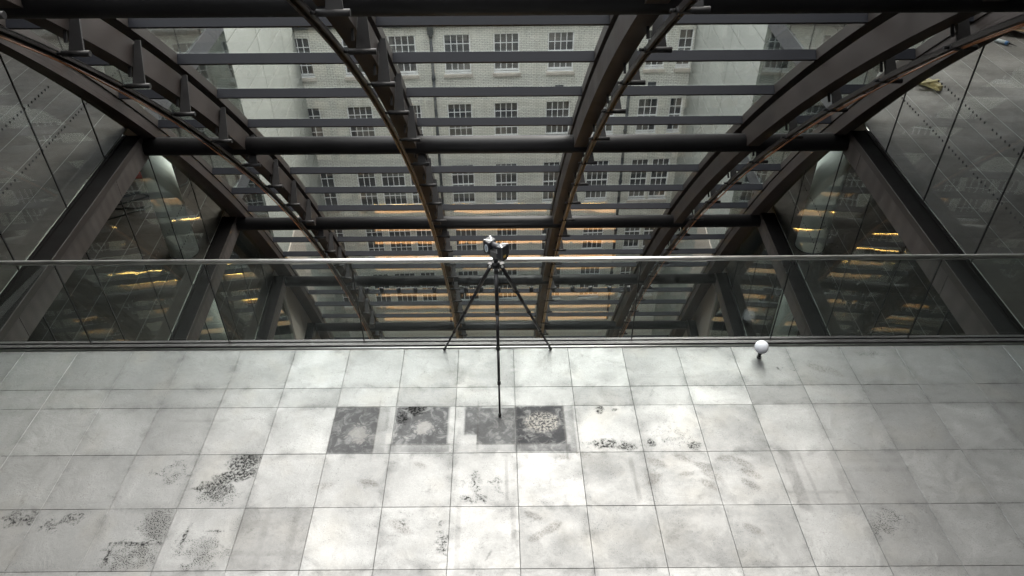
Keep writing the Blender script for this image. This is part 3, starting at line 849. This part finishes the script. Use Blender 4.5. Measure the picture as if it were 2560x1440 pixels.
    # columns, one above another behind the glass
    for z0 in LEV[1:6]:
        cx, cyy = (-7.30, 8.22) if sg < 0 else (6.62, 8.30)
        MB().tube([(cx, cyy, z0 + .012), (cx, cyy, z0 + 3.3)], .30, 40).build('round_column', M['concrete'], w)
        MB().tube([(cx, cyy, z0 + .002), (cx, cyy, z0 + .011)], .325, 32).build('column_collar', M['black'], w)
    # beige concrete panels beside the lowest visible storey
    for ya, yb in ((12.86, 14.0), (14.02, 15.2), (15.22, 16.6)):
        for za, zb in ((-11.6, -7.9), (-15.2, -11.63)):
            q = [(X(ya, -.03), ya, za), (X(yb, -.03), yb, za), (X(yb, .10), yb, za), (X(ya, .10), ya, za)]
            MB().hexa(q + [(x, y, zb) for x, y, _ in q]).build('concrete_panel', M['beige_panel'], w)
    return w
wing(-1, WL, 'glass-sided office wing with a black cable coil lying on its floor')
wing(1, WR, 'glass-sided office wing with yellow timber offcuts lying on its floor')

# ------------------------------------------------------------------ pale clad buildings further out
def clad(sg, W, y1, vj, zj, label):
    b = thing('clad_building', label, 'building')
    X = lambda y, d: W(y) + sg * d
    zs_ = [-22.35 + .01] + sorted(z for z in [zj - .8 * i for i in range(-3, 28)] if z > -22) + [2.35]
    yj = [13.24] + vj + [y1]
    q = [(X(13.22, .06), 13.22, -22.35), (X(y1, .06), y1, -22.35), (X(y1, 10), y1, -22.35), (X(13.22, 10), 13.22, -22.35)]
    MB().hexa(q + [(x, y, 2.3) for x, y, _ in q]).build('wall', M['joint'], b)
    mb = MB(); g = .019
    for za, zb in zip(zs_, zs_[1:]):
        for ya, yb in zip(yj, yj[1:]):
            q = [(X(ya + g, 0), ya + g, za + g), (X(yb - g, 0), yb - g, za + g), (X(yb - g, .055), yb - g, za + g), (X(ya + g, .055), ya + g, za + g)]
            mb.hexa(q + [(x, y, zb - g) for x, y, _ in q])
    mb.build('cladding_panels', M['panel'], b)
    return b
clad(-1, WL, 21.50, [16.27, 19.45], -.76, 'pale panel-clad building meeting the painted brick block near its downpipe side')
clad(1, WR, 22.27, [16.65, 20.0], -.84, 'pale panel-clad building meeting the painted brick block beyond the white target ball')

# ------------------------------------------------------------------ painted brick block across the courtyard
ANG = math.atan(.052)
bb = thing('brick_building', 'cream painted brick block with white sash windows and black downpipes', 'building', (0, 21.9, 0))
bb.rotation_euler = (0, 0, ANG)
UX = lambda x: -.024 + (x + .024) * .841                 # measured spans to real size
W1 = [(-9.9, -8.81), (-7.42, -6.3), (-5.42, -4.21), (-2.98, -1.8), (-.77, .38), (1.65, 2.82), (3.95, 5.05), (6.11, 7.0), (7.53, 8.2)]
W2 = [(-9.9, -8.87), (-7.64, -6.46), (-4.6, -4.2), (-2.99, -1.83), (-.81, .33), (1.62, 2.77), (3.9, 4.9), (6.0, 6.97), (7.51, 8.13)]
W3 = [(-9.75, -8.77), (-7.64, -6.74), (-6.47, -5.29), (-5.05, -4.2), (-3.0, -1.85), (-.83, .29), (1.55, 2.7), (3.74, 4.87), (5.98, 6.86), (7.02, 7.92)]
ROWS = [(-3.36, 1.43, W1), (-6.06, 1.43, W2), (-8.72, 1.86, W3), (-11.45, 1.75, W3), (-14.15, 1.75, W3)]
holes = []
for zt, h, ws in ROWS:
    for a, b in ws: holes.append((UX(a), UX(b), zt - h, zt))
def wall_with_holes(mb, x0, x1, z0, z1, yf, yb, hl):
    """front skin as a grid of rectangles that leaves the openings free, with reveals"""
    zc = sorted({z0, z1} | {round(v, 4) for q in hl for v in q[2:]})
    for za, zb in zip(zc, zc[1:]):
        zm = (za + zb) / 2
        op = sorted((q[0], q[1]) for q in hl if q[2] < zm < q[3])
        x = x0
        for a, b in op + [(x1, x1)]:
            if a > x:
                o = len(mb.v); mb.v += [(x, yf, za), (a, yf, za), (a, yf, zb), (x, yf, zb)]; mb.face([o, o + 1, o + 2, o + 3])
            x = max(x, b)
    for a, b, za, zb in hl:
        for p in (((a, yf, za), (a, yb, za), (a, yb, zb), (a, yf, zb)), ((b, yb, za), (b, yf, za), (b, yf, zb), (b, yb, zb)),
                  ((a, yf, za), (b, yf, za), (b, yb, za), (a, yb, za)), ((a, yb, zb), (b, yb, zb), (b, yf, zb), (a, yf, zb))):
            o = len(mb.v); mb.v += list(p); mb.face([o, o + 1, o + 2, o + 3])
    return mb
XA, XB = -12.0, 11.0
mb = wall_with_holes(MB(), XA, XB, -17.25, -3.05, 0, .12, holes)
mb.box(XA, XB, .45, 6, -22.4, -2.9)
mb.build('wall', M['brick'], bb)
mb = MB()
x = XA
while x < XB:
    mb.box(x + .008, min(x + 1.16, XB) - .008, -.03, .20, -22.38, -17.27); x += 1.16
mb.build('base_panels', M['render'], bb)
mb = MB(); mb.box(XA, XB, -.05, .02, -3.04, -2.95); mb.box(XA, XB, -.16, -.02, -3.02, -2.88)
mb.build('gutter', M['iron'], bb)
mb = MB(); mb.hexa([(XA, -.10, -2.93), (XB, -.10, -2.93), (XB, 4, -.4), (XA, 4, -.4), (XA, -.10, -2.86), (XB, -.10, -2.86), (XB, 4, -.32), (XA, 4, -.32)])
mb.hexa([(XA, 4, -.4), (XB, 4, -.4), (XB, 8, -2.93), (XA, 8, -2.93), (XA, 4, -.32), (XB, 4, -.32), (XB, 8, -2.86), (XA, 8, -2.86)])
mb.build('roof', M['slate'], bb)
for x in (-2.96, 4.60):
    mb = MB().tube([(x, -.11, -3.0), (x, -.11, -17.2)], .055, 14)
    for z in (-3.3, -4.9, -7.3, -9.6, -12.0, -14.4): mb.tube([(x, -.11, z), (x, -.11, z - .12)], .075, 14)
    mb.box(x - .11, x + .11, -.2, -.02, -3.30, -3.02)
    mb.build('downpipe', M['iron'], bb)
for x, z in ((1.87, -5.47), (5.50, -5.45)):
    mb = MB().box(x - .16, x + .16, -.03, .02, z - .075, z + .075)
    for i in range(4): mb.box(x - .15, x + .15, -.045, -.03, z - .06 + .035 * i, z - .045 + .035 * i)
    mb.build('air_vent', M['iron'], bb)
def window(a, b, z0, z1):
    fw, y0, y1 = .045, .055, .10
    mb = MB()
    mb.box(a, a + fw, y0, y1, z0, z1); mb.box(b - fw, b, y0, y1, z0, z1)
    mb.box(a + fw, b - fw, y0, y1, z1 - fw, z1); mb.box(a + fw, b - fw, y0, y1, z0, z0 + .07)
    zm = (z0 + z1) / 2
    mb.box(a + fw, b - fw, y0 - .012, y1, zm - .022, zm + .022)
    nc = 4 if b - a > .9 else (3 if b - a > .6 else 2)
    for i in range(1, nc):
        x = a + fw + (b - a - 2 * fw) * i / nc
        mb.box(x - .014, x + .014, y0 + .005, y1, z0 + .07, zm - .022); mb.box(x - .014, x + .014, y0 + .005, y1, zm + .022, z1 - fw)
    for za, zb in ((z0 + .07, zm - .022), (zm + .022, z1 - fw)):
        z = (za + zb) / 2
        for i in range(nc):
            xa = a + fw + (b - a - 2 * fw) * i / nc + (.014 if i else 0); xb = a + fw + (b - a - 2 * fw) * (i + 1) / nc - (.014 if i < nc - 1 else 0)
            mb.box(xa, xb, y0 + .005, y1, z - .013, z + .013)
    w = mb.build('window', M['sash'], bb)
    MB().box(a + .01, b - .01, y1 - .022, y1 - .012, z0 + .02, z1 - .02).build('glass', M['pane'], w)
    mb = MB().hexa([(a - .05, -.075, z0 - .19), (b + .05, -.075, z0 - .19), (b + .05, .0, z0 - .19), (a - .05, .0, z0 - .19),
                    (a - .05, -.075, z0 - .075), (b + .05, -.075, z0 - .075), (b + .05, .0, z0 - .055), (a - .05, .0, z0 - .055)])
    mb.build('sill', M['stone'], w)
    MB().box(a - .005, b + .005, -.035, .055, z0 - .053, z0 + .0).build('sub_sill', M['sash'], w)
for q in holes: window(*q)

# ------------------------------------------------------------------ glass balustrade at the platform edge
BY = .955
bal = thing('glass_balustrade', 'frameless glass balustrade with polished steel handrail along the platform edge', 'balustrade', (0, BY, 0))
JX = [-6.10, -4.705, -3.17, -1.67, -.185, 1.30, 2.845, 4.375, 5.70]
for a, b in zip(JX, JX[1:]):
    MB().box(a + .006, b - .006, -.009, .009, .02, 1.125).build('glass_panel', M['rail_glass'], bal)
for x in JX[1:-1]: MB().box(x - .0055, x + .0055, -.0085, .0085, .03, 1.12).build('panel_joint', M['black'], bal)
MB().tube([(-6.11, -.012, 1.142), (5.71, -.012, 1.142)], .025, 24).build('handrail', M['steel_bright'], bal)
mb = MB(); mb.box(-6.10, 5.70, -.055, -.012, -.25, .030); mb.box(-6.10, 5.70, .012, .045, -.25, .030)
mb.build('base_channel', M['channel'], bal)
MB().tube([(-6.10, -.075, .004), (5.70, -.075, .004)], .0125, 12).build('edge_trim', M['steel_bright'], bal)
MB().box(-6.10, 5.70, -.0605, -.056, -.25, .012).build('shadow_gap', M['black'], bal)
MB().box(-6.10, 5.70, .046, .075, -.62, -.02).build('edge_fascia', M['ledge'], bal)

# ------------------------------------------------------------------ survey tripod and laser scanner
AP = Vector((-.175, .50, 1.40))
trip = thing('tripod', 'black carbon survey tripod with spread legs standing against the balustrade', 'tripod', (AP.x, AP.y, 0))
O = Vector((AP.x, AP.y, 0))
mb = MB().tube([AP - O + Vector((0, 0, -.06)), AP - O + Vector((0, 0, .0)), AP - O + Vector((0, 0, .03))], [.036, .042, .030], 20)
mb.tube([AP - O + Vector((0, 0, .03)), AP - O + Vector((0, 0, .062))], .022, 16)
hub = mb.build('hub', M['carbon'], trip)
MB().tube([AP - O + Vector((0, 0, -.06)), AP - O + Vector((0, 0, -.36))], .014, 14).build('centre_column', M['carbon'], trip)
for fx, fy_ in ((-.775, .845), (.400, .845), (-.153, -.150)):
    foot = Vector((fx, fy_, .006)); d = Vector((foot.x - AP.x, foot.y - AP.y, 0)).normalized()
    top = AP + d * .055 + Vector((0, 0, -.03))
    ax_ = (foot - top); L = ax_.length; u = ax_ / L
    P_ = lambda t: top + u * (L * t) - O
    mb = MB()
    for a, b, r in ((.0, .28, .0185), (.28, .52, .016), (.52, .76, .0135), (.76, .985, .0105)): mb.tube([P_(a), P_(b)], r, 16)
    leg = mb.build('leg', M['carbon'], trip)
    for t, r in ((.28, .0225), (.52, .020), (.76, .0175)):
        MB().tube([P_(t - .013), P_(t - .010), P_(t + .010), P_(t + .013)], [r * .85, r, r, r * .85], 16).build('twist_lock', M['black'], leg)
    MB().tube([P_(.975), P_(.985), P_(1.0)], [.013, .017, .014], 14).build('foot', M['black'], leg)
    sd_ = Vector((-d.y, d.x, 0))
    mb = MB().tube([top - O - sd_ * .03, top - O + sd_ * .03], .012, 12)
    mb.build('hinge_pin', M['bolt'], leg)
    mb = MB().obox(top - O + Vector((0, 0, .0)), sd_ * .02, d * .03, Vector((0, 0, .022)))
    mb.build('hinge_lug', M['carbon'], leg)

SC = thing('laser_scanner', 'black and silver laser scanner with two towers mounted on the tripod', 'laser scanner', (AP.x + .005, AP.y, AP.z + .062))
SC.rotation_euler = (0, 0, R(-39))                       # local x runs from the far-left tower to the near-right one
mb = MB().tube([(0, 0, 0), (0, 0, .018)], .034, 24); mb.box(-.03, .03, -.028, .028, .018, .034)
mb.build('quick_mount', M['scan_black'], SC)
base = MB().box(-.052, .052, -.043, .043, .034, .105).build('body', M['scan_grey'], SC, .006)
def tower(sx):
    x0, x1 = (.042, .112) if sx > 0 else (-.112, -.042)
    mb = MB()
    # six-sided end block: chamfered foot, flat sides, roof sloping up to the outer edge
    prof_ = [(-.050, .062), (-.032, .036), (.032, .036), (.050, .062), (.050, .192), (-.050, .192)]
    o = len(mb.v)
    out, inn = (x1, x0) if sx > 0 else (x0, x1)
    lo = [(out, y, z) for y, z in prof_]; hi = [(inn, y, z - (.0 if z < .19 else .012)) for y, z in prof_]
    mb.v += lo + hi
    n = len(prof_)
    mb.face([o + i for i in range(n)]); mb.face([o + n + i for i in range(n)][::-1])
    for i in range(n): mb.face([o + i, o + n + i, o + n + (i + 1) % n, o + (i + 1) % n])
    t = mb.build('tower', M['scan_black'], SC, .004)
    # grey roof plate with silver chevron whose point faces the mirror
    zt = lambda x: .1925 - .012 * (out - x) / (out - inn)
    mb = MB()
    q = [(x, y, zt(x) + .001) for x, y in ((out - sx * .003, -.046), (out - sx * .003, .046), (inn + sx * .003, .046), (inn + sx * .003, -.046))]
    mb.hexa(q + [(x, y, z + .003) for x, y, z in q]); mb.build('roof_plate', M['scan_black'], t)
    mb = MB(); w = .009
    tip = inn + sx * .012
    for sy in (-1, 1):
        q = [(out - sx * .003, sy * .047), (out - sx * .003, sy * (.047 - w)), (tip, sy * -.001), (tip - sx * .004, sy * (w * .6))]
        q3 = [(x, y, zt(x) + .0042) for x, y in q]
        mb.hexa(q3 + [(x, y, z + .004) for x, y, z in q3])
    mb.build('silver_chevron', M['scan_silver'], t)
    mb = MB()
    for sy in (-1, 1): mb.box(out - .003 if sx > 0 else out - .002, out + .002 if sx > 0 else out + .003, sy * .049 - .003, sy * .049 + .003, .064, .190)
    mb.build('corner_trim', M['scan_grey'], t)
    return t
tr_ = tower(1); tl_ = tower(-1)
MB().tube([(-.045, 0, .146), (-.02, 0, .146), (.02, 0, .146), (.045, 0, .146)], [.036, .030, .030, .036], 24).build('mirror_drum', M['scan_black'], SC)
# oval white sticker on the far-left tower's front side, with small dark print
ring = [Vector((-.077 + .021 * math.cos(a), -.0515, .118 + .044 * math.sin(a))) for a in [i * math.pi / 16 for i in range(32)]]
st = MB().prism(ring, (0, .001, 0)).build('oval_sticker', M['label_white'], SC)
mb = MB()
for dz, w in ((.024, .012), (.012, .020), (.002, .016), (-.008, .020), (-.019, .014), (-.028, .008)): mb.box(-.077 - w / 2, -.077 + w / 2, -.0527, -.0516, .118 + dz - .003, .118 + dz + .003)
mb.build('sticker_print', M['label_mark'], st)
mb = MB()
for i in range(4): mb.box(.049, .055, -.0515, -.0503, .150 - .013 * i, .159 - .013 * i)
mb.build('side_lettering', M['scan_silver'], tr_)
MB().box(.1122, .1135, -.030, .006, .074, .098).build('warning_label', M['label_yellow'], tr_)
MB().box(.1120, .1150, -.036, .040, .118, .178).build('screen_cover', M['scan_black'], tr_)

# ------------------------------------------------------------------ white target ball on its stub
tb = thing('target_ball', 'white matt target ball on a short black stub standing on the floor', 'target ball', (2.653, .690, 0))
mb = MB().tube([(0, 0, 0), (0, 0, .012), (0, 0, .013), (0, 0, .05), (0, 0, .051), (0, 0, .085)], [.024, .024, .018, .018, .020, .020], 24)
mb.build('stub', M['carbon'], tb)
MB().tube([(0, 0, .001), (0, 0, .022)], .0255, 24).build('magnet_base', M['channel'], tb)
MB().sphere((0, 0, .152), .0735).build('ball', M['white_ball'], tb)

# ------------------------------------------------------------------ things left on the wing floors
mb = MB(); random.seed(3)
tm = thing('timber_offcuts', 'bundle of pale yellow timber offcuts on the dark office floor', 'timber', (7.95, 8.35, 0))
mb = MB()
for i in range(5):
    a = R(118 + random.uniform(-6, 6)); d = Vector((math.cos(a), math.sin(a), 0)); n_ = Vector((-d.y, d.x, 0))
    mb.obox(Vector((.0, .0, .03 + .045 * (i // 3))) + n_ * (.075 * (i % 3) - .08) + d * random.uniform(-.03, .1), d * .36, n_ * .030, Vector((0, 0, .018)))
mb.build('stacked_battens', M['yellow_wood'], tm)
mb = MB(); mb.obox((.11, -.29, .045), (.035, .02, 0), (-.01, .02, 0), (0, 0, .045)); mb.obox((.02, -.12, .10), (.17, .02, .02), (-.01, .03, 0), (0, 0, .012)); mb.build('end_block', M['yellow_wood'], tm)
cb = thing('cardboard_scraps', 'crumpled brown cardboard heap beside the white cartridge', 'cardboard', (11.25, 11.35, 0))
mb = MB()
for i in range(6):
    a = random.uniform(0, 3); d = Vector((math.cos(a), math.sin(a), random.uniform(-.15, .15))); n_ = Vector((-d.y, d.x, random.uniform(-.3, .3))).normalized()
    mb.obox((random.uniform(-.35, .4), random.uniform(-.2, .3), .06 + .035 * i), d * random.uniform(.2, .38), n_ * random.uniform(.12, .25), d.cross(n_).normalized() * .006)
mb.build('cardboard_sheets', M['cardboard'], cb)
ct = thing('sealant_cartridge', 'white sealant cartridge with blue print lying on the dark floor', 'cartridge', (10.68, 10.60, .04))
ct.rotation_euler = (0, 0, R(-58))
MB().tube([(-.17, 0, 0), (.13, 0, 0)], .038, 18).build('barrel', M['tube_white'], ct)
MB().tube([(.05, 0, 0), (.12, 0, 0)], .0385, 18).build('print_band', M['tube_blue'], ct)
MB().tube([(.13, 0, 0), (.15, 0, 0), (.30, 0, -.01)], [.03, .012, .005], 12).build('nozzle', M['black'], ct)
pts = []
for i in range(70):
    t = i / 69; a = R(-60) + t * R(640)
    r = .62 - .22 * t + .05 * math.sin(5 * a)
    pts.append((r * 1.0 * math.cos(a), r * .75 * math.sin(a), .02 + .012 * (i // 35)))
pts = [(-1.3, -1.2, .016), (-.9, -1.15, .016), (-.4, -.95, .016)] + pts + [(.8, .55, .03), (1.0, .9, .016), (.9, 1.5, .016)]
tag(MB().tube(pts, .020, 8).build('cable_coil', M['cable']), 'loose coil of black cable lying on the dark office floor', 'cable').location = (-9.35, 10.45, -3.72)
rb = thing('red_box', 'small faded red plastic box beside the black cable coil', 'box', (-9.75, 11.75, -3.72))
MB().box(-.16, .16, -.11, .11, 0.0, .13).build('box_body', M['red_box'], rb, .012)
MB().box(-.165, .165, -.115, .115, .131, .155).build('lid', M['red_box'], rb, .008)

# ------------------------------------------------------------------ warm strip lights at the foot of the atrium (seen mirrored in the panes)
GZ = -22.4
dk = thing('luminous_bench', 'long bench with a glowing warm top, mirrored as amber strips in the curved glass', 'bench', (-.85, 15.66, GZ))
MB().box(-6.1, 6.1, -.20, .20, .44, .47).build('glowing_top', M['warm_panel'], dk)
MB().box(-6.1, 6.1, -.26, .26, .36, .439).build('frame', M['wood'], dk)
for x in (-5.2, -2.6, 0, 2.6, 5.2): MB().box(x - .05, x + .05, -.22, .22, 0, .359).build('leg', M['steel'], dk)
lt = thing('strip_light', 'thin bright warm strip light beside the glowing bench, mirrored in the curved glass', 'strip light', (-.85, 15.38, GZ))
MB().box(-6.1, 6.1, -.025, .025, .62, .65).build('diffuser', M['warm_lamp'], lt)
MB().box(-6.12, 6.12, -.03, .03, .585, .619).build('housing', M['steel'], lt)
for x in (-5.2, -2.6, 0, 2.6, 5.2): MB().box(x - .015, x + .015, -.015, .015, 0, .584).build('post', M['steel'], lt)

# ------------------------------------------------------------------ the building the camera stands in
gb = thing('gallery_building', 'dark upper gallery and rear wall behind the viewer, mirrored faintly in the glass', 'building')
MB().box(-6.3, 6.1, -9, -5.35, 3.3, 3.72).build('gallery_floor', M['gallery'], gb)
MB().box(-6.3, 6.1, -9.4, -9.02, -.4, 9.0).build('rear_wall', M['gallery'], gb)
MB().box(-6.3, 6.1, -9.4, -4.95, 6.8, 7.2).build('gallery_roof', M['gallery'], gb)
for z in (-3.72, -7.44, -11.16, -14.88, -18.6):
    MB().box(-6.0, 5.7, -9, .80, z - .42, z).build('lower_floor', M['gallery'], gb)
